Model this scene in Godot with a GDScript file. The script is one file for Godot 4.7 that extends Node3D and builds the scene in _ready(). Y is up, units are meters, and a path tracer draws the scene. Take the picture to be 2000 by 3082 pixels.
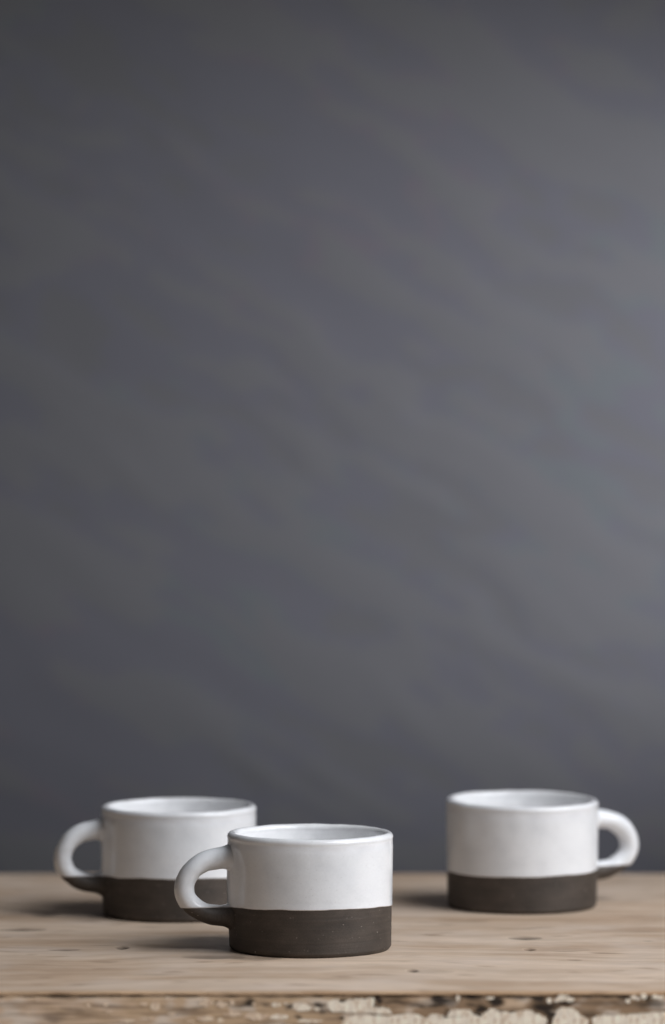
extends Node3D

# ---------------------------------------------------------------- helpers

func noise(seed_value: int, frequency: float, octaves := 3) -> FastNoiseLite:
	var n := FastNoiseLite.new()
	n.seed = seed_value
	n.noise_type = FastNoiseLite.TYPE_SIMPLEX_SMOOTH
	n.frequency = frequency
	n.fractal_type = FastNoiseLite.FRACTAL_FBM
	n.fractal_octaves = octaves
	return n

func numbered(called: String) -> String:
	if not has_node(NodePath(called)):
		return called
	var k := 1
	while has_node(NodePath("%s_%03d" % [called, k])):
		k += 1
	return "%s_%03d" % [called, k]

func thing(called: String, label: String, category: String, at := Vector3.ZERO, turn := 0.0, group := "") -> Node3D:
	var o := Node3D.new()
	o.name = numbered(called)
	add_child(o)
	o.position = at
	o.rotation.y = turn
	o.set_meta("label", label)
	o.set_meta("category", category)
	if group != "":
		o.set_meta("group", group)
	return o

func part(called: String, mesh: Mesh, material: Material, parent: Node3D) -> MeshInstance3D:
	var o := MeshInstance3D.new()
	o.name = called
	if parent != self:
		var k := 0
		while parent.has_node(NodePath(String(o.name))):
			k += 1
			o.name = "%s_%03d" % [called, k]
	o.mesh = mesh
	o.material_override = material
	o.cast_shadow = GeometryInstance3D.SHADOW_CASTING_SETTING_ON
	parent.add_child(o, true)
	return o

# A mesh from a grid of points: rows * columns, row after row. Faces whose keep value is false at all corners are left out.
func grid(points: PackedVector3Array, rows: int, columns: int, uv: PackedVector2Array, wrap: bool, flip: bool, colors := PackedColorArray(), keep := PackedByteArray()) -> ArrayMesh:
	var index := PackedInt32Array()
	var normal := PackedVector3Array()
	normal.resize(points.size())
	for r in rows - 1:
		for c in columns - 1:
			var a := r * columns + c
			var b := a + 1
			var d := a + columns
			var e := d + 1
			if keep.size() > 0 and keep[a] == 0 and keep[b] == 0 and keep[d] == 0 and keep[e] == 0:
				continue
			for t in [[a, b, e], [a, e, d]]:
				var i: int = t[0]
				var j: int = t[2] if flip else t[1]
				var k: int = t[1] if flip else t[2]
				var n := (points[k] - points[i]).cross(points[j] - points[i])
				normal[i] += n
				normal[j] += n
				normal[k] += n
				index.append(i)
				index.append(j)
				index.append(k)
	if wrap:
		for r in rows:
			var s := normal[r * columns] + normal[r * columns + columns - 1]
			normal[r * columns] = s
			normal[r * columns + columns - 1] = s
	for i in normal.size():
		normal[i] = normal[i].normalized() if normal[i].length_squared() > 0.0 else Vector3.UP
	var arrays := []
	arrays.resize(Mesh.ARRAY_MAX)
	arrays[Mesh.ARRAY_VERTEX] = points
	arrays[Mesh.ARRAY_NORMAL] = normal
	arrays[Mesh.ARRAY_TEX_UV] = uv
	if colors.size() > 0:
		arrays[Mesh.ARRAY_COLOR] = colors
	arrays[Mesh.ARRAY_INDEX] = index
	var m := ArrayMesh.new()
	m.add_surface_from_arrays(Mesh.PRIMITIVE_TRIANGLES, arrays)
	return m

func texture(image: Image) -> ImageTexture:
	image.generate_mipmaps()
	return ImageTexture.create_from_image(image)

# Steps that are fine within +-inner and widen out to +-outer.
func steps(inner: float, outer: float, fine: float) -> PackedFloat32Array:
	var half := PackedFloat32Array()
	var at := 0.0
	var d := fine
	while at < outer:
		half.append(at)
		if at > inner:
			d *= 1.25
		at += d
	half.append(outer)
	var all := PackedFloat32Array()
	for i in range(half.size() - 1, 0, -1):
		all.append(-half[i])
	all.append_array(half)
	return all

# ---------------------------------------------------------------- materials

var glaze: StandardMaterial3D
var clay: StandardMaterial3D
var wood_top: StandardMaterial3D
var wood_edge: StandardMaterial3D
var old_paint: StandardMaterial3D
var faded_paint: StandardMaterial3D
var wall_paint: StandardMaterial3D

func make_glaze() -> void:
	var s := 512
	var tone := Image.create(s, s, false, Image.FORMAT_RGB8)
	var relief := Image.create(s, s, false, Image.FORMAT_RGB8)
	var cloud := noise(11, 0.011, 4)
	var fine := noise(12, 0.11, 2)
	var rng := RandomNumberGenerator.new()
	rng.seed = 5
	for y in s:
		for x in s:
			var c := clampf(0.42 + 0.95 * cloud.get_noise_2d(x, y), 0.0, 1.0)
			var f := 0.014 * fine.get_noise_2d(x, y) + 0.012 * (rng.randf() - 0.5)
			var v := Color(0.970, 0.972, 0.977).lerp(Color(0.925, 0.928, 0.936), c * c)
			tone.set_pixel(x, y, Color(v.r + f, v.g + f, v.b + f))
			var h := 0.5 + 0.4 * cloud.get_noise_2d(x * 1.7 + 90, y * 1.7) + 0.05 * fine.get_noise_2d(x, y + 300)
			relief.set_pixel(x, y, Color(h, h, h))
	for k in 170:
		var p := Vector2i(rng.randi_range(1, s - 2), rng.randi_range(1, s - 2))
		var c := tone.get_pixelv(p)
		tone.set_pixelv(p, c.lerp(Color(0.45, 0.40, 0.37), rng.randf_range(0.2, 0.8)))
	glaze = StandardMaterial3D.new()
	glaze.albedo_texture = texture(tone)
	glaze.vertex_color_use_as_albedo = true
	glaze.roughness = 0.06
	glaze.metallic_specular = 0.5
	glaze.heightmap_enabled = true
	glaze.heightmap_texture = texture(relief)
	glaze.heightmap_scale = 0.009
	glaze.uv1_triplanar = true
	glaze.uv1_scale = Vector3.ONE * 9.0

func make_clay() -> void:
	var w := 1024
	var h := 256
	var tone := Image.create(w, h, false, Image.FORMAT_RGB8)
	var relief := Image.create(w, h, false, Image.FORMAT_RGB8)
	var streak := noise(21, 0.01, 3)
	var cloud := noise(22, 0.012, 3)
	var rng := RandomNumberGenerator.new()
	rng.seed = 77
	for y in h:
		for x in w:
			var a := streak.get_noise_2d(x * 0.25, y * 9.0)
			var b := cloud.get_noise_2d(x, y * 1.4)
			var k := 1.0 + 0.11 * a + 0.17 * b + 0.26 * (rng.randf() - 0.5)
			tone.set_pixel(x, y, Color(0.266 * k, 0.236 * k, 0.212 * k))
			var q := 0.5 + 0.3 * a + 0.12 * (rng.randf() - 0.5)
			relief.set_pixel(x, y, Color(q, q, q))
	for k in 260:
		var p := Vector2i(rng.randi_range(2, w - 4), rng.randi_range(2, h - 4))
		var c := Color(0.80, 0.77, 0.73).lerp(Color(0.42, 0.39, 0.36), rng.randf())
		var big := rng.randf() < 0.18
		for dx in (3 if big else 2):
			for dy in (3 if big else 1):
				tone.set_pixelv(p + Vector2i(dx, dy), tone.get_pixelv(p + Vector2i(dx, dy)).lerp(c, rng.randf_range(0.4, 1.0)))
				if big:
					relief.set_pixelv(p + Vector2i(dx, dy), Color(0.95, 0.95, 0.95))
	clay = StandardMaterial3D.new()
	clay.albedo_texture = texture(tone)
	clay.roughness = 0.6
	clay.metallic_specular = 0.5
	clay.heightmap_enabled = true
	clay.heightmap_texture = texture(relief)
	clay.heightmap_scale = 0.02

func make_wood_top() -> void:
	var w := 2048
	var h := 1024
	var tone := Image.create(w, h, false, Image.FORMAT_RGB8)
	var relief := Image.create(w, h, false, Image.FORMAT_RGB8)
	var wander := noise(31, 0.0035, 3)
	var band := noise(32, 0.012, 4)
	var line := noise(33, 0.05, 3)
	var fibre := noise(34, 0.25, 2)
	var stain := noise(35, 0.008, 4)
	var blotch := noise(36, 0.03, 3)
	for y in h:
		for x in w:
			# growth lines that wander across the board; texel is 0.45 mm along and 0.6 mm across the grain
			var yy := y + 34.0 * wander.get_noise_2d(x * 0.55, y * 0.9)
			var b := band.get_noise_2d(x * 0.11, yy * 0.9)
			var l := line.get_noise_2d(x * 0.045, yy * 0.7)
			var f := fibre.get_noise_2d(x * 0.09, yy * 0.35)
			var s := stain.get_noise_2d(x * 0.7 + 700, y * 0.9)
			var g := blotch.get_noise_2d(x * 0.22, yy * 0.5 + 500)
			var tick := clampf((fibre.get_noise_2d(x * 0.035 + 900, yy * 0.13) - 0.52) * 4.0, 0.0, 1.0)
			var k := 1.0 + 0.06 * b + 0.055 * l + 0.03 * f + 0.03 * g + 0.03 * s
			var c := Color(0.768, 0.690, 0.614)
			c = c.lerp(Color(0.725, 0.620, 0.522), clampf(0.22 - 1.0 * b - 0.4 * l - 0.4 * s, 0.0, 0.85))
			c = c.lerp(Color(0.775, 0.708, 0.652), clampf(0.8 * s - 0.3 * g, 0.0, 0.6))
			c = Color(c.r * k, c.g * k, c.b * k).lerp(Color(0.40, 0.31, 0.24), 0.38 * tick)
			tone.set_pixel(x, y, c)
			var q := 0.55 + 0.15 * l + 0.3 * f - 0.25 * tick
			relief.set_pixel(x, y, Color(q, q, q))
	wood_top = StandardMaterial3D.new()
	wood_top.albedo_texture = texture(tone)
	wood_top.vertex_color_use_as_albedo = true
	wood_top.roughness = 0.62
	wood_top.metallic_specular = 0.35
	wood_top.heightmap_enabled = true
	wood_top.heightmap_texture = texture(relief)
	wood_top.heightmap_scale = 0.03

func make_small_materials() -> void:
	wood_edge = StandardMaterial3D.new()
	wood_edge.vertex_color_use_as_albedo = true
	wood_edge.roughness = 0.8
	wood_edge.metallic_specular = 0.3
	var s := 256
	var tone := Image.create(s, s, false, Image.FORMAT_RGB8)
	var relief := Image.create(s, s, false, Image.FORMAT_RGB8)
	var a := noise(41, 0.02, 3)
	var b := noise(42, 0.15, 2)
	for y in s:
		for x in s:
			var k := 1.0 + 0.10 * a.get_noise_2d(x * 2.4, y * 0.5) + 0.06 * b.get_noise_2d(x, y) + 0.05 * a.get_noise_2d(x, y + 400)
			# rubbed and stained places, the brown of the wood showing through in ragged vertical streaks
			var rub := clampf((a.get_noise_2d(x * 1.9 + 60, y * 0.8 + 900) + 0.5 * b.get_noise_2d(x, y * 0.4 + 70) - 0.16) * 2.4, 0.0, 0.6)
			tone.set_pixel(x, y, Color(0.972 * k, 0.918 * k, 0.845 * k).lerp(Color(0.78, 0.67, 0.56), rub))
			var q := 0.5 + 0.3 * a.get_noise_2d(x * 2.4, y * 0.5) + 0.15 * b.get_noise_2d(x, y)
			relief.set_pixel(x, y, Color(q, q, q))
	old_paint = StandardMaterial3D.new()
	old_paint.albedo_texture = texture(tone)
	old_paint.heightmap_enabled = true
	old_paint.heightmap_texture = texture(relief)
	old_paint.heightmap_scale = 0.012
	old_paint.uv1_triplanar = true
	old_paint.uv1_scale = Vector3.ONE * 25.0
	old_paint.roughness = 0.6
	faded_paint = old_paint.duplicate()
	faded_paint.albedo_color = Color(0.92, 0.87, 0.83)
	wall_paint = StandardMaterial3D.new()
	wall_paint.vertex_color_use_as_albedo = true
	wall_paint.roughness = 0.85
	wall_paint.metallic_specular = 0.25

# ---------------------------------------------------------------- the wall

func build_wall(z: float) -> void:
	var xs := steps(0.42, 2.2, 0.0042)
	var ys := steps(0.5, 1.6, 0.0042)
	var tilt := deg_to_rad(-29.0)
	var long := noise(51, 5.0, 2)
	var tint := noise(52, 1.6, 2)
	var swell := noise(53, 4.0, 2)
	var p := PackedVector3Array()
	var uv := PackedVector2Array()
	var col := PackedColorArray()
	for y in ys:
		for x in xs:
			var u := x * cos(tilt) + y * sin(tilt)
			var v := -x * sin(tilt) + y * cos(tilt)
			var bend := 0.012 * swell.get_noise_2d(x * 1.5 + 9.0, y * 1.5)
			var streak := long.get_noise_2d(u * 2.1, (v + bend) * 8.0)
			var broad := swell.get_noise_2d(u * 0.8, (v + bend) * 3.0)
			var gate := clampf(0.55 + 1.1 * swell.get_noise_2d(x * 1.1 - 4.0, y * 1.1 + 2.0), 0.15, 1.0)
			p.append(Vector3(x, y, 0.00038 * streak * gate + 0.0008 * broad))
			uv.append(Vector2(x, y))
			var t := tint.get_noise_2d(x * 1.3 + 3.0, y * 1.3)
			var k := 0.051 * (1.0 + 0.055 * streak * gate + 0.04 * broad)
			var c := Color(k, k, k * 1.02)
			c = c.lerp(Color(k * 0.985, k * 0.975, k * 1.05), clampf(0.7 * t, 0.0, 1.0))
			c = c.lerp(Color(k * 0.985, k * 1.005, k * 0.99), clampf(-0.7 * t, 0.0, 1.0))
			col.append(c)
	var o := part("wall", grid(p, ys.size(), xs.size(), uv, false, false, col), wall_paint, self)
	o.position = Vector3(0, 0.35, z)
	o.set_meta("kind", "structure")
	o.set_meta("label", "plain charcoal grey painted wall with faint diagonal brush streaks behind the table")
	o.set_meta("category", "wall")

# ---------------------------------------------------------------- the table

const WALL_Z := -2.99
const TABLE_BACK := -2.600
const TABLE_FRONT := -2.067
const PX := 6010.0     # photograph pixels per metre at the table's front edge

func gouge(x: float, z: float, cx: float, cz: float, half: float, wide: float) -> float:
	var a := absf(x - cx) / half
	var b := (z - cz) / (wide * (1.0 - 0.5 * a)) if a < 1.0 else 9.0
	return exp(-b * b * b * b * 1.2) * (1.0 - a * a * a) if a < 1.0 else 0.0

func build_table() -> void:
	var t := thing("wooden_table", "pale worn wooden tabletop with cream paint flaking off its rough front edge", "table", Vector3(0, 0, TABLE_FRONT))
	var xs := steps(0.27, 0.85, 0.0011)
	var depth := TABLE_FRONT - TABLE_BACK
	var zs := PackedFloat32Array()
	var z := 0.0
	zs.append(-depth)
	while z < depth - 0.003:
		zs.append(-depth + 0.002 + z)
		z += 0.0019
	# the worn front arris: a quarter round of about 2 mm
	var warp := noise(61, 6.0, 2)
	var ripple := noise(62, 60.0, 2)
	var nick := noise(63, 40.0, 3)
	# gouges and scratches: where they lie (photograph pixels), half length and half width in mm, depth in mm
	var dents := []
	for m in [[1580, 2827, 9.5, 6.5, 1.3], [1594, 2862, 3.0, 5.0, 1.8], [1240, 2925, 3.0, 5.0, 1.8], [1300, 2928, 12, 7, 0.25], [1700, 2862, 14, 8, 0.22], [1950, 2836, 3, 3, 0.3], [365, 2857, 3.5, 6, 1.6], [190, 2863, 9, 4, 0.8], [310, 2899, 8, 3, 0.3], [470, 2937, 12, 3.5, 0.28], [60, 2801, 14, 6, 0.9], [130, 2757, 8, 9, 0.5], [640, 2884, 17, 8, 0.65], [770, 2889, 14, 6, 0.5], [1730, 2893, 4, 3, 0.4], [1850, 2926, 6, 2.5, 0.3], [1420, 2777, 10, 5, 0.25], [1000, 2951, 10, 2, 0.3], [1110, 2905, 7, 3, 0.2], [1660, 2950, 8, 2, 0.25]]:
		var sc: float = (m[1] - 1247.0) / 0.29
		dents.append([(m[0] - 1000.0) / sc, -12422.0 / sc - TABLE_FRONT, m[2] * MM, m[3] * MM, m[4] * MM])
	var p := PackedVector3Array()
	var uv := PackedVector2Array()
	var col := PackedColorArray()
	var arc := 7
	var rows := zs.size() + arc
	for r in rows:
		for x in xs:
			var zz := zs[mini(r, zs.size() - 1)]
			var y := 0.00025 * warp.get_noise_2d(x * 0.6, zz * 2.0) + 0.00006 * ripple.get_noise_2d(x * 0.25, zz * 2.0)
			var shade := 1.0
			for g in dents:
				if absf(zz - g[1]) < 0.016 and absf(x - g[0]) < g[2]:
					var q := gouge(x, zz, g[0], g[1], g[2], g[3])
					y -= q * g[4]
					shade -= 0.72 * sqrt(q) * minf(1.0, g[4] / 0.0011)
			var pos := Vector3(x, y, zz)
			if r >= zs.size():
				var bite := 0.0008 * (nick.get_noise_2d(x, 3.0) + 0.5)
				var rad := 0.0011 + 0.9 * bite
				var a := PI / 2 * float(r - zs.size()) / (arc - 1)
				pos = Vector3(x, y - rad * (1.0 - cos(a)), -0.0012 + 0.0012 * sin(a) - bite * sin(a))
			p.append(pos)
			uv.append(Vector2(x / 0.92 + 0.5, pos.z / 0.62 + 0.96))
			var worn := clampf((pos.z + 0.006) / 0.006, 0.0, 1.0)
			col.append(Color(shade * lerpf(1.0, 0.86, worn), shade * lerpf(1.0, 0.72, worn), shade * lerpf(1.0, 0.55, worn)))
	part("tabletop", grid(p, rows, xs.size(), uv, false, true, col), wood_top, t)
	build_front_edge(t, xs)
	# underside and the boxed body below, out of the frame but solid
	var back := BoxMesh.new()
	back.size = Vector3(1.68, 0.12, depth - 0.012)
	var body := part("table_body", back, old_paint, t)
	body.position = Vector3(0, -0.068, -depth / 2 + 0.0)
	build_flakes(t)

# dark and pale places on the bare wood of the edge, those along the top painting in the shadow line under the arris, in photograph pixels: x, y, half width, half height, tone (-1 dark .. 1 pale)
const EDGE_MARKS := [
	[40, 2996, 110, 6, -1.2], [160, 2996, 70, 6, -1.2], [260, 2997, 70, 6, -1.0], [225, 3044, 50, 7, -0.35], [150, 3066, 40, 14, -0.45], [115, 3028, 60, 12, 0.15],
	[350, 2995, 50, 6, -1.0], [410, 2997, 30, 8, -0.7], [480, 2996, 40, 4, -0.7], [555, 2997, 50, 6, -0.8], [560, 3040, 60, 6, -0.5], [690, 3001, 25, 5, -0.7], [745, 3020, 16, 14, -0.75], [735, 3032, 35, 6, -0.5],
	[870, 3036, 14, 8, -0.9], [800, 3028, 14, 9, -0.5], [860, 2998, 110, 6, -0.7], [957, 3030, 18, 8, -1.0], [972, 3048, 14, 8, -0.6], [902, 3066, 10, 7, -0.9], [1020, 2998, 100, 6, -0.8], [1030, 3017, 7, 6, -1.1], [1025, 3070, 14, 6, -0.8],
	[1137, 3015, 9, 18, -1.0], [1200, 3006, 60, 8, -0.5], [1195, 3022, 45, 5, -0.7], [1255, 3033, 22, 5, -0.8], [1310, 3032, 25, 5, -0.8], [1320, 3010, 26, 14, -0.9], [1345, 3020, 30, 14, -0.6], [1250, 3014, 30, 8, 0.3], [1220, 3042, 40, 8, 0.3],
	[1420, 3008, 40, 10, -0.85], [1495, 3024, 20, 14, -1.25], [1450, 3047, 22, 10, -1.2], [1430, 3033, 30, 5, -0.6], [1345, 3056, 10, 14, -0.5],
	[1540, 3030, 45, 16, 0.75], [1560, 3006, 60, 8, -0.8], [1620, 3012, 25, 10, -0.9], [1640, 3040, 40, 20, -0.85], [1660, 3062, 18, 8, -1.1], [1655, 3078, 9, 10, -1.1], [1705, 3028, 30, 8, -0.8], [1740, 3004, 60, 6, -0.7], [1830, 3003, 60, 6, -0.8],
	[1790, 3040, 50, 14, 0.05], [1880, 3010, 16, 10, -0.7], [1955, 3008, 10, 10, -1.0], [1960, 3028, 50, 12, -0.6], [1780, 3062, 26, 6, -0.5], [1850, 3030, 70, 8, -0.25],
]

func build_front_edge(t: Node3D, xs: PackedFloat32Array) -> void:
	var wob := noise(71, 90.0, 3)
	var grain := noise(72, 60.0, 3)
	var blot := noise(73, 45.0, 3)
	var nick := noise(63, 40.0, 3)
	var p := PackedVector3Array()
	var uv := PackedVector2Array()
	var col := PackedColorArray()
	var rows := 64
	for r in rows:
		var d := 0.0008 + 0.00055 * r          # depth under the top
		for x in xs:
			var px := x * PX + 1000.0
			var py := 2990.0 + d * PX + (4.0 if px > 1000.0 else 0.0) * clampf((px - 1000.0) / 400.0, 0.0, 1.0) - 2.0
			var jx := px + 14.0 * wob.get_noise_2d(x, -d * 2.0)
			var jy := py + 7.0 * wob.get_noise_2d(x + 5.0, -d * 2.0)
			var mark := 0.0
			for m in EDGE_MARKS:
				var ax: float = absf(jx - m[0]) / m[2]
				if ax > 1.5:
					continue
				var ay: float = absf(jy - m[1]) / m[3]
				if ay > 1.5:
					continue
				var q: float = exp(-pow(ax * ax + ay * ay, 1.6))
				mark += m[4] * q
			var g := grain.get_noise_2d(x * 0.35, d * 7.0)
			var b := blot.get_noise_2d(x * 0.8, d * 1.6)
			# a shallow undercut just beneath the arris, deepest on the plain end
			var under := exp(-pow((d - 0.0019) / 0.0010, 2.0)) * (0.0014 + 0.0008 * nick.get_noise_2d(x * 0.7, 9.0))
			var out := -0.0004 - under + 0.00014 * g + 0.0001 * b + 0.00015 * clampf(mark, -1.0, 0.3)
			if r == 0:
				out = -0.0003 - 0.0008 * (nick.get_noise_2d(x, 3.0) + 0.5)
			p.append(Vector3(x, -d, out))
			uv.append(Vector2(x, -d))
			var base := Color(0.56, 0.395, 0.255).lerp(Color(0.33, 0.220, 0.138), smoothstep(850.0, 1250.0, px))
			var plain := clampf((650.0 - px) / 500.0 + 1.2 * b, 0.0, 1.0) * smoothstep(0.0022, 0.005, d)
			base = base.lerp(Color(0.70, 0.52, 0.39), 0.75 * plain)
			base = base.lerp(Color(0.74, 0.63, 0.53), clampf(2.2 * b - 0.25, 0.0, 0.75) * smoothstep(0.002, 0.005, d))
			base = base.lerp(Color(0.22, 0.15, 0.10), clampf(-2.0 * g - 0.05, 0.0, 0.7))
			base = base.lerp(Color(0.030, 0.022, 0.018), clampf(-1.25 * mark, 0.0, 0.97))
			base = base.lerp(Color(0.78, 0.58, 0.41), clampf(mark, 0.0, 0.8))
			col.append(base)
	part("front_edge", grid(p, rows, xs.size(), uv, false, true, col), wood_edge, t)

func flake(t: Node3D, outline: PackedVector2Array, thick: float, rng: RandomNumberGenerator, ragged: float, paint: Material) -> void:
	# outline in metres on the front face, subdivided and made ragged, then raised by its thickness with a softened rim
	var ring := PackedVector2Array()
	for i in outline.size():
		var a := outline[i]
		var b := outline[(i + 1) % outline.size()]
		var n := maxi(1, int(a.distance_to(b) / 0.0007))
		for k in n:
			ring.append(a.lerp(b, float(k) / n) + Vector2(rng.randf_range(-1, 1), rng.randf_range(-1, 1)) * ragged)
	var inner := PackedVector2Array()
	for i in ring.size():
		var e := (ring[(i + 1) % ring.size()] - ring[(i + ring.size() - 1) % ring.size()]).normalized()
		inner.append(ring[i] + Vector2(-e.y, e.x) * 0.00010)
	if Geometry2D.is_polygon_clockwise(ring):
		for i in ring.size():
			inner[i] = ring[i] * 2.0 - inner[i]
	var tris := Geometry2D.triangulate_polygon(inner)
	if tris.is_empty():
		inner = ring
		tris = Geometry2D.triangulate_polygon(inner)
	var st := SurfaceTool.new()
	st.begin(Mesh.PRIMITIVE_TRIANGLES)
	st.set_smooth_group(-1)
	var lift := func(q: Vector2, h: float) -> Vector3: return Vector3(q.x, q.y, h)
	for i in range(0, tris.size(), 3):
		var a := inner[tris[i]]
		var b := inner[tris[i + 1]]
		var c := inner[tris[i + 2]]
		if (b - a).cross(c - a) > 0.0:
			var s := b
			b = c
			c = s
		for q in [a, b, c]:
			st.add_vertex(lift.call(q, thick))
	var cw := Geometry2D.is_polygon_clockwise(ring)
	for i in ring.size():
		var j := (i + 1) % ring.size()
		var quad: Array = [lift.call(ring[i], -0.0012), lift.call(inner[i], thick), lift.call(inner[j], thick), lift.call(ring[j], -0.0012)]
		for k in ([0, 1, 2, 0, 2, 3] if cw else [0, 2, 1, 0, 3, 2]):
			st.add_vertex(quad[k])
	st.generate_normals()
	part("paint_flake", st.commit(), paint, t)

func front(px: float, py: float) -> Vector2:
	return Vector2((px - 1000.0) / PX, -(py - 2990.0) / PX)

func build_flakes(t: Node3D) -> void:
	var rng := RandomNumberGenerator.new()
	rng.seed = 404
	# single chips: x, y, half width, half height (photograph pixels on the edge)
	var chips := [
		[85, 3054, 8, 5], [106, 3015, 9, 5], [262, 3032, 8, 5], [465, 3034, 16, 17], [430, 3027, 12, 5], [315, 3030, 8, 5], [385, 3078, 26, 6], [440, 3071, 24, 4], [325, 3052, 12, 4],
		[622, 3024, 24, 12], [664, 3029, 18, 11], [698, 3023, 8, 9], [700, 3057, 30, 9], [618, 3071, 28, 10], [770, 3065, 36, 12], [840, 3066, 30, 10], [662, 3077, 12, 8], [515, 3056, 14, 5],
		[828, 3029, 18, 7], [859, 3026, 6, 4], [763, 3027, 6, 5], [906, 3036, 30, 12], [954, 3043, 10, 5], [930, 3078, 38, 6], [572, 3080, 18, 4], [510, 3010, 20, 5],
		[1378, 3010, 6, 12], [1475, 3010, 13, 5], [1654, 3017, 9, 8], [1690, 3008, 12, 14], [1676, 3017, 8, 6], [1716, 3014, 17, 7], [1703, 3002, 14, 4], [1908, 3008, 12, 7], [1922, 3012, 8, 4], [1939, 3004, 12, 8], [1984, 3006, 20, 7], [1891, 3019, 9, 7],
	]
	for c in chips:
		var o := PackedVector2Array()
		var n := 14
		for k in n:
			var a := TAU * k / n
			var r := rng.randf_range(0.72, 1.15)
			o.append(front(c[0] + c[2] * r * cos(a), c[1] + c[3] * r * sin(a)))
		flake(t, o, rng.randf_range(-0.00025, -0.00008), rng, 0.00022, faded_paint if c[0] < 815 else old_paint)
	# the larger sheets of paint that still hold
	var sheets := [
		[[984, 3020], [1000, 3014], [1018, 3012], [1026, 3022], [1036, 3022], [1044, 3012], [1062, 3013], [1080, 3009], [1098, 3014], [1112, 3006], [1124, 3008], [1128, 3020], [1122, 3034], [1146, 3037], [1168, 3040], [1180, 3058], [1150, 3060], [1110, 3054], [1060, 3053], [1000, 3051], [986, 3042]],
		[[1038, 3064], [1080, 3060], [1140, 3060], [1176, 3062], [1200, 3057], [1232, 3054], [1258, 3058], [1272, 3066], [1286, 3068], [1296, 3058], [1318, 3056], [1334, 3062], [1342, 3070], [1352, 3052], [1362, 3044], [1396, 3043], [1416, 3046], [1426, 3056], [1446, 3064], [1462, 3052], [1474, 3040], [1490, 3040], [1504, 3048], [1540, 3052], [1570, 3046], [1600, 3046], [1614, 3056], [1636, 3062], [1648, 3074], [1646, 3100], [1652, 3140], [1500, 3150], [1300, 3142], [1150, 3146], [1030, 3138], [1020, 3100]],
		[[1664, 3078], [1672, 3060], [1678, 3044], [1694, 3038], [1728, 3040], [1742, 3052], [1754, 3064], [1768, 3069], [1774, 3078], [1768, 3112], [1740, 3140], [1672, 3136], [1662, 3100]],
		[[1782, 3072], [1800, 3060], [1850, 3059], [1900, 3056], [1960, 3052], [2040, 3052], [2140, 3058], [2230, 3050], [2240, 3130], [2000, 3142], [1820, 3136], [1790, 3100]],
		[[2270, 3040], [2380, 3046], [2520, 3034], [2600, 3060], [2560, 3130], [2300, 3126]],
		[[-120, 3040], [-60, 3030], [-30, 3060], [-70, 3110], [-160, 3100]],
		[[470, 3110], [560, 3092], [700, 3096], [820, 3090], [930, 3094], [980, 3110], [960, 3160], [700, 3150], [520, 3158]],
	]
	for s in sheets:
		var o := PackedVector2Array()
		for q in s:
			o.append(front(q[0], q[1]))
		flake(t, o, -0.0001, rng, 0.00036, old_paint)

# ---------------------------------------------------------------- the mugs

const MM := 0.001

# profile of the wall: outer radius in mm at a height in mm (clay, without glaze)
func outer_radius(y: float) -> float:
	var r := 44.0 + 0.75 * y / 57.0
	if y < 2.2:
		r -= 1.5 * pow(1.0 - y / 2.2, 1.7)
	return r

class Dip:
	var level: float      # height of the glaze line, mm
	var front: float      # how much higher it is at the front
	var side: float
	var wave: FastNoiseLite
	func at(x: float, z: float) -> float:
		var a := atan2(z, x)
		return level + front * z / 45.0 + side * x / 45.0 + 0.45 * wave.get_noise_2d(cos(a) * 1.6, sin(a) * 1.6) + 0.07 * wave.get_noise_2d(cos(a) * 9.0, sin(a) * 9.0)

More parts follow.
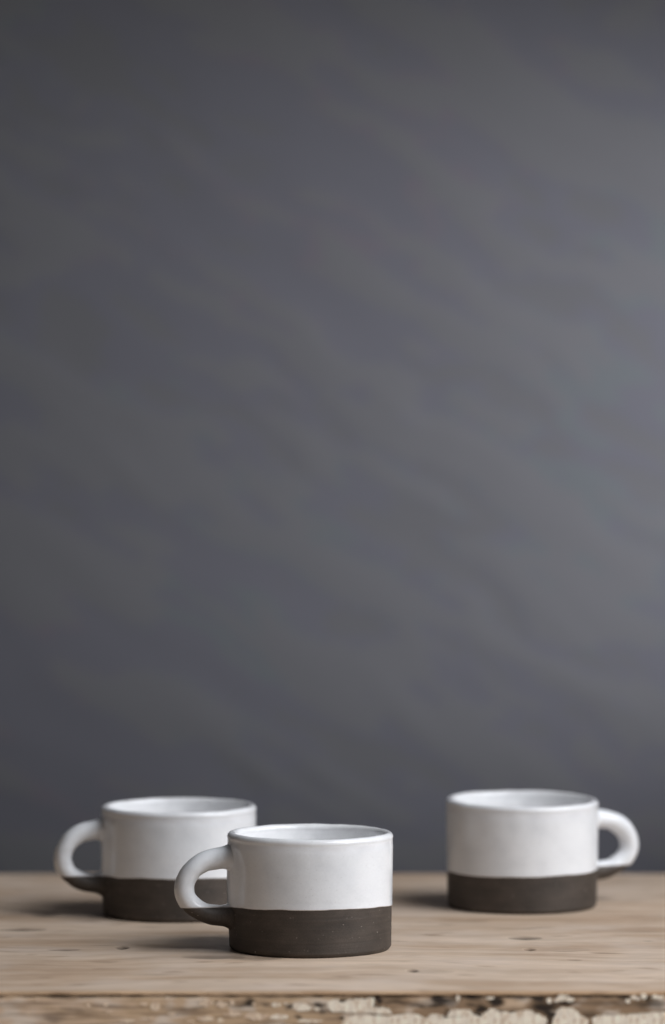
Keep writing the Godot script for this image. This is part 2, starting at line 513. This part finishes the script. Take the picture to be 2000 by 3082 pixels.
func make_mug(called: String, label: String, at: Vector3, handle_angle: float, dip: Dip, lean: Vector2, seed_value: int, stretch := 1.0) -> Node3D:
	# handle_angle: direction of the handle, 0 = to the right of the picture, 90 = towards the camera; lean: rim lower by this many mm towards x / z
	var mug := thing(called, label, "mug", at, 0.0, "two-tone stoneware mugs")
	var throw := noise(seed_value, 0.35, 2)
	var round_off := noise(seed_value + 1, 0.8, 2)
	var cols := 193
	var join := func(a: float, y: float) -> float:
		var off := absf(wrapf(a - deg_to_rad(handle_angle), -PI, PI)) * 44.0
		return 0.6 * (1.0 - smoothstep(6.5, 10.5, off)) * smoothstep(6.0, 16.0, y) * (1.0 - smoothstep(50.0, 57.0, y))
	var wobble := func(x: float, y: float, z: float) -> Vector3:
		var a := atan2(z, x)
		var k := 1.0 + 0.0035 * round_off.get_noise_2d(cos(a), sin(a)) + 0.0008 * throw.get_noise_1d(y * 0.4)
		var yy := y * (1.0 - (lean.x * x / 45.0 + lean.y * z / 45.0) / 62.0) + 0.25 * (y / 62.0) * round_off.get_noise_2d(cos(a) * 2.0 + 7.0, sin(a) * 2.0)
		return Vector3(x * k, yy * 1.027, z * k) * MM

	var tint := PackedColorArray()
	# glazed body: from the glaze line up the outside, over the rim, down the inside to the floor
	var p := PackedVector3Array()
	var uv := PackedVector2Array()
	var outside := 60
	var lip := 22
	var inside := 34
	var rows := outside + lip + inside
	for r in rows:
		for c in cols:
			var a := TAU * c / (cols - 1)
			var ca := cos(a)
			var sa := sin(a)
			var y := 0.0
			var rad := 0.0
			if r < outside:
				var low := dip.at(ca * 44.0, sa * 44.0)
				var f := float(r) / (outside - 1)
				f = f * f * 0.65 + f * 0.35
				y = lerpf(low - 0.15, 57.2, f)
				var up := y - low
				var thick := lerpf(-0.35, 0.42, smoothstep(-0.15, 0.55, up)) - 0.10 * smoothstep(0.8, 4.0, up)
				rad = outer_radius(y) + thick + join.call(a, y)
				rad -= 0.16 * smoothstep(54.0, 57.2, y)
			elif r < outside + lip:
				var f := float(r - outside + 1) / lip
				var th := lerpf(-0.62, PI + 0.35, f)
				rad = 42.72 + (2.42 if th < PI / 2 else 2.58) * cos(th)
				y = 59.35 + 2.45 * sin(th)
			else:
				var f := float(r - outside - lip + 1) / inside
				var s := f * 92.0
				if s < 44.0:
					rad = 40.15 + 0.25 * sin(s / 44.0 * PI)
					y = 58.4 - s
				elif s < 60.0:
					var th := (s - 44.0) / 16.0 * PI / 2
					rad = 31.15 + 9.0 * cos(th)
					y = 14.4 - 9.0 * sin(th)
				else:
					rad = 31.15 * (1.0 - (s - 60.0) / 32.0)
					y = 5.4
			p.append(wobble.call(rad * ca, y, rad * sa))
			var thin := 0.0
			if r < outside:
				var over := y - dip.at(ca * 44.0, sa * 44.0)
				thin = 0.75 * (1.0 - smoothstep(0.05, 0.6, over)) + 0.10 * smoothstep(54.0, 57.0, y) * (0.6 + throw.get_noise_2d(ca * 6.0, sa * 6.0))
			elif r < outside + lip:
				thin = clampf(0.07 + 0.10 * throw.get_noise_2d(ca * 9.0, sa * 9.0), 0.0, 0.3) * sin(PI * float(r - outside) / lip)
			var plain := Color(0.905, 0.922, 0.945) if r < outside else Color.WHITE.lerp(Color(0.905, 0.922, 0.945), 1.0 - float(r - outside) / lip) if r < outside + lip else Color.WHITE  # outside tinted down, inside left white: brightness painted into the mug's interior
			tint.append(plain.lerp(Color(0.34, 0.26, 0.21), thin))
			uv.append(Vector2(float(c) / (cols - 1), y / 62.0))
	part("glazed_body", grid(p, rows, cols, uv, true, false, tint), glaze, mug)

	# bare clay foot: underside, softened corner, side up to under the glaze
	p = PackedVector3Array()
	uv = PackedVector2Array()
	rows = 46
	for r in rows:
		for c in cols:
			var a := TAU * c / (cols - 1)
			var ca := cos(a)
			var sa := sin(a)
			var top := dip.at(ca * 44.0, sa * 44.0) + 1.5
			var y := 0.0
			var rad := 0.0
			if r == 0:
				y = 0.9
				rad = 1.0
			elif r == 1:
				y = 0.9
				rad = 38.0
			elif r == 2:
				rad = 40.0
			elif r < 13:
				y = 2.2 * pow((r - 3) / 9.0, 2.0)
				rad = outer_radius(y)
			else:
				y = lerpf(2.2, top, float(r - 12) / (rows - 13))
				rad = outer_radius(y) + join.call(a, y)
			p.append(wobble.call(rad * ca, y, rad * sa))
			uv.append(Vector2(float(c) / (cols - 1), -y / 62.0 + 0.5))
	part("bare_clay_base", grid(p, rows, cols, uv, true, false), clay, mug)

	# handle: centre line measured outwards from the wall and up from the table, mm
	var line := Curve2D.new()
	var pts := [[-2.6, 50.6], [1.5, 50.9], [7.0, 50.3], [12.9, 48.9], [18.0, 45.8], [21.1, 42.2], [23.0, 38.3], [23.6, 34.5], [23.0, 30.6], [20.7, 26.6], [17.1, 23.4], [12.5, 20.8], [7.0, 19.5], [2.0, 19.2], [-2.6, 19.2]]
	for i in pts.size():
		var here := Vector2(pts[i][0], pts[i][1])
		var before := Vector2(pts[maxi(i - 1, 0)][0], pts[maxi(i - 1, 0)][1])
		var after := Vector2(pts[mini(i + 1, pts.size() - 1)][0], pts[mini(i + 1, pts.size() - 1)][1])
		var tan_ := (after - before) / 6.0
		line.add_point(here, -tan_, tan_)
	line.bake_interval = 0.4
	var n_along := 150
	var n_round := 61
	var d := deg_to_rad(handle_angle)
	var dir := Vector3(cos(d), 0, sin(d))
	var across := Vector3(-sin(d), 0, cos(d))
	for coat in 2:      # 0: bare clay, 1: glaze
		p = PackedVector3Array()
		uv = PackedVector2Array()
		var keep := PackedByteArray()
		var skin := PackedColorArray()
		var whole := line.get_baked_length()
		for i in n_along:
			var s := whole * i / (n_along - 1)
			var q := line.sample_baked(s, true)
			var tang := (line.sample_baked(minf(s + 0.6, whole), true) - line.sample_baked(maxf(s - 0.6, 0.0), true)).normalized()
			var nor := Vector2(tang.y, -tang.x)
			var flare := 2.7 * exp(-maxf(q.x, 0.0) / 2.0)
			var lump := 0.55 * round_off.get_noise_1d(s * 0.07 + 40.0)
			for k in n_round:
				var a := TAU * k / (n_round - 1)
				var thick_in := 5.0 + lump + flare * (0.75 if cos(a) * nor.y > 0.0 else 0.95)
				var wide := 6.3 - 0.8 * lump + flare * 1.1
				var sq := pow(absf(cos(a)), 0.92) * signf(cos(a))
				var o2 := Vector2(q.x * stretch, q.y * 0.974 - 0.53) + nor * thick_in * sq
				var pos := dir * (44.4 + o2.x) + Vector3(0, o2.y, 0) + across * wide * sin(a)
				var outn := (dir * nor.x * cos(a) / thick_in + Vector3(0, nor.y * cos(a) / thick_in, 0) + across * sin(a) / wide).normalized()
				var up := pos.y - dip.at(pos.x, pos.z)
				if coat == 1:
					pos += outn * (lerpf(-0.35, 0.40, smoothstep(-0.35, 0.55, up)) - 0.1 * smoothstep(0.8, 4.0, up))
				p.append(wobble.call(pos.x, pos.y, pos.z))
				uv.append(Vector2(s / 280.0, float(k) / 4.0 / (n_round - 1)))
				skin.append(Color(0.905, 0.922, 0.945).lerp(Color(0.34, 0.26, 0.21), 0.75 * (1.0 - smoothstep(0.05, 0.6, up))))
				keep.append(1 if (up > -0.6 if coat == 1 else up < 1.2) else 0)
		if coat == 1:
			part("handle", grid(p, n_along, n_round, uv, true, true, skin, keep), glaze, mug)
		else:
			clay_handle = grid(p, n_along, n_round, uv, true, true, PackedColorArray(), keep)
	part("bare_clay_underside", clay_handle, clay, mug.get_node("handle"))
	return mug

var clay_handle: ArrayMesh

func dip(level: float, front_rise: float, side_rise: float, seed_value: int) -> Dip:
	var d := Dip.new()
	d.level = level
	d.front = front_rise
	d.side = side_rise
	d.wave = noise(seed_value, 1.0, 2)
	return d

# ---------------------------------------------------------------- light

func area_lamp(called: String, at: Vector3, towards: Vector3, size: Vector2, energy: float, tone := Color(0.978, 0.985, 1.0)) -> void:
	var l := AreaLight3D.new()
	l.name = called
	l.area_size = size
	l.area_normalize_energy = true
	l.light_energy = energy
	l.light_color = tone
	l.shadow_enabled = true
	l.set("area_range", 8.0)
	add_child(l, true)
	l.look_at_from_position(at, at + towards, Vector3.UP)

func added_backdrop_lamp(at: Vector3, aim: Vector3, cone: float, energy: float) -> void:
	var l := SpotLight3D.new()
	l.name = "added_backdrop_lamp"
	l.spot_angle = cone
	l.spot_angle_attenuation = 1.0
	l.spot_range = 6.0
	l.spot_attenuation = 2.0
	l.light_energy = energy
	l.light_size = 0.12
	l.light_color = Color(0.94, 0.945, 1.0)
	l.shadow_enabled = true
	add_child(l, true)
	l.look_at_from_position(at, aim, Vector3.UP)

func _ready() -> void:
	# camera: a long lens, looking down by a little over one degree, focused on the front mug
	var cam := Camera3D.new()
	cam.name = "camera"
	add_child(cam)
	cam.position = Vector3(0, 0.29, 0)
	cam.rotation_degrees = Vector3(-1.356, 0, 0)
	cam.far = 30.0
	cam.fov = 14.14
	var lens := CameraAttributesPhysical.new()
	lens.frustum_focal_length = 96.75
	lens.frustum_focus_distance = 2.222
	lens.frustum_near = 0.05
	lens.frustum_far = 30.0
	lens.exposure_aperture = 2.75
	cam.attributes = lens
	cam.current = true

	var env := Environment.new()
	env.background_mode = Environment.BG_COLOR
	env.background_color = Color(0.225, 0.225, 0.23)
	env.background_energy_multiplier = 1.0
	env.ambient_light_source = Environment.AMBIENT_SOURCE_BG
	env.tonemap_mode = Environment.TONE_MAPPER_LINEAR
	env.tonemap_exposure = 1.0
	env.sdfgi_enabled = true
	env.ssao_enabled = true
	env.ssil_enabled = true
	var world := WorldEnvironment.new()
	world.name = "world_environment"
	world.environment = env
	add_child(world)

	# daylight from two window sashes off to the right, and an added unseen spot brightening the backdrop
	area_lamp("window_daylight", Vector3(1.0, 1.06, -1.95), Vector3(-1, -0.85, 0.25), Vector2(0.64, 1.36), 2.06)
	area_lamp("window_daylight_001", Vector3(1.0, 1.06, -1.27), Vector3(-1, -0.85, 0.25), Vector2(0.64, 1.36), 2.06)
	# added unseen fill lamp below the tabletop, brightening only the front edge
	area_lamp("edge_fill", Vector3(0.1, -0.36, -1.42), Vector3(0, 0.42, -0.75), Vector2(1.2, 0.26), 0.23, Color(1.0, 0.97, 0.94))
	added_backdrop_lamp(Vector3(1.12, 0.335, -2.36), Vector3(0.155, 0.278, WALL_Z), 20.0, 6.4)

	make_glaze()
	make_clay()
	make_wood_top()
	make_small_materials()

	build_wall(WALL_Z)
	build_table()

	make_mug("stoneware_mug", "white and brown mug in front, overlapping the mug behind it, handle to the left", Vector3(-0.0121, 0, -2.237), 168.0, dip(22.5, 2.5, 0.3, 81), Vector2(0.0, 0.0), 101, 1.06)
	make_mug("stoneware_mug", "white and brown mug partly hidden behind the mug in front of it", Vector3(-0.0892, 0, -2.390), 169.0, dip(22.2, 2.3, 0.0, 82), Vector2(-0.2, 0.3), 111, 0.99)
	make_mug("stoneware_mug", "white and brown mug standing apart by itself, its handle pointing to the right", Vector3(0.1118, 0, -2.430), -22.0, dip(20.9, 0.3, 0.5, 83), Vector2(0.4, 0.9), 121, 1.09)
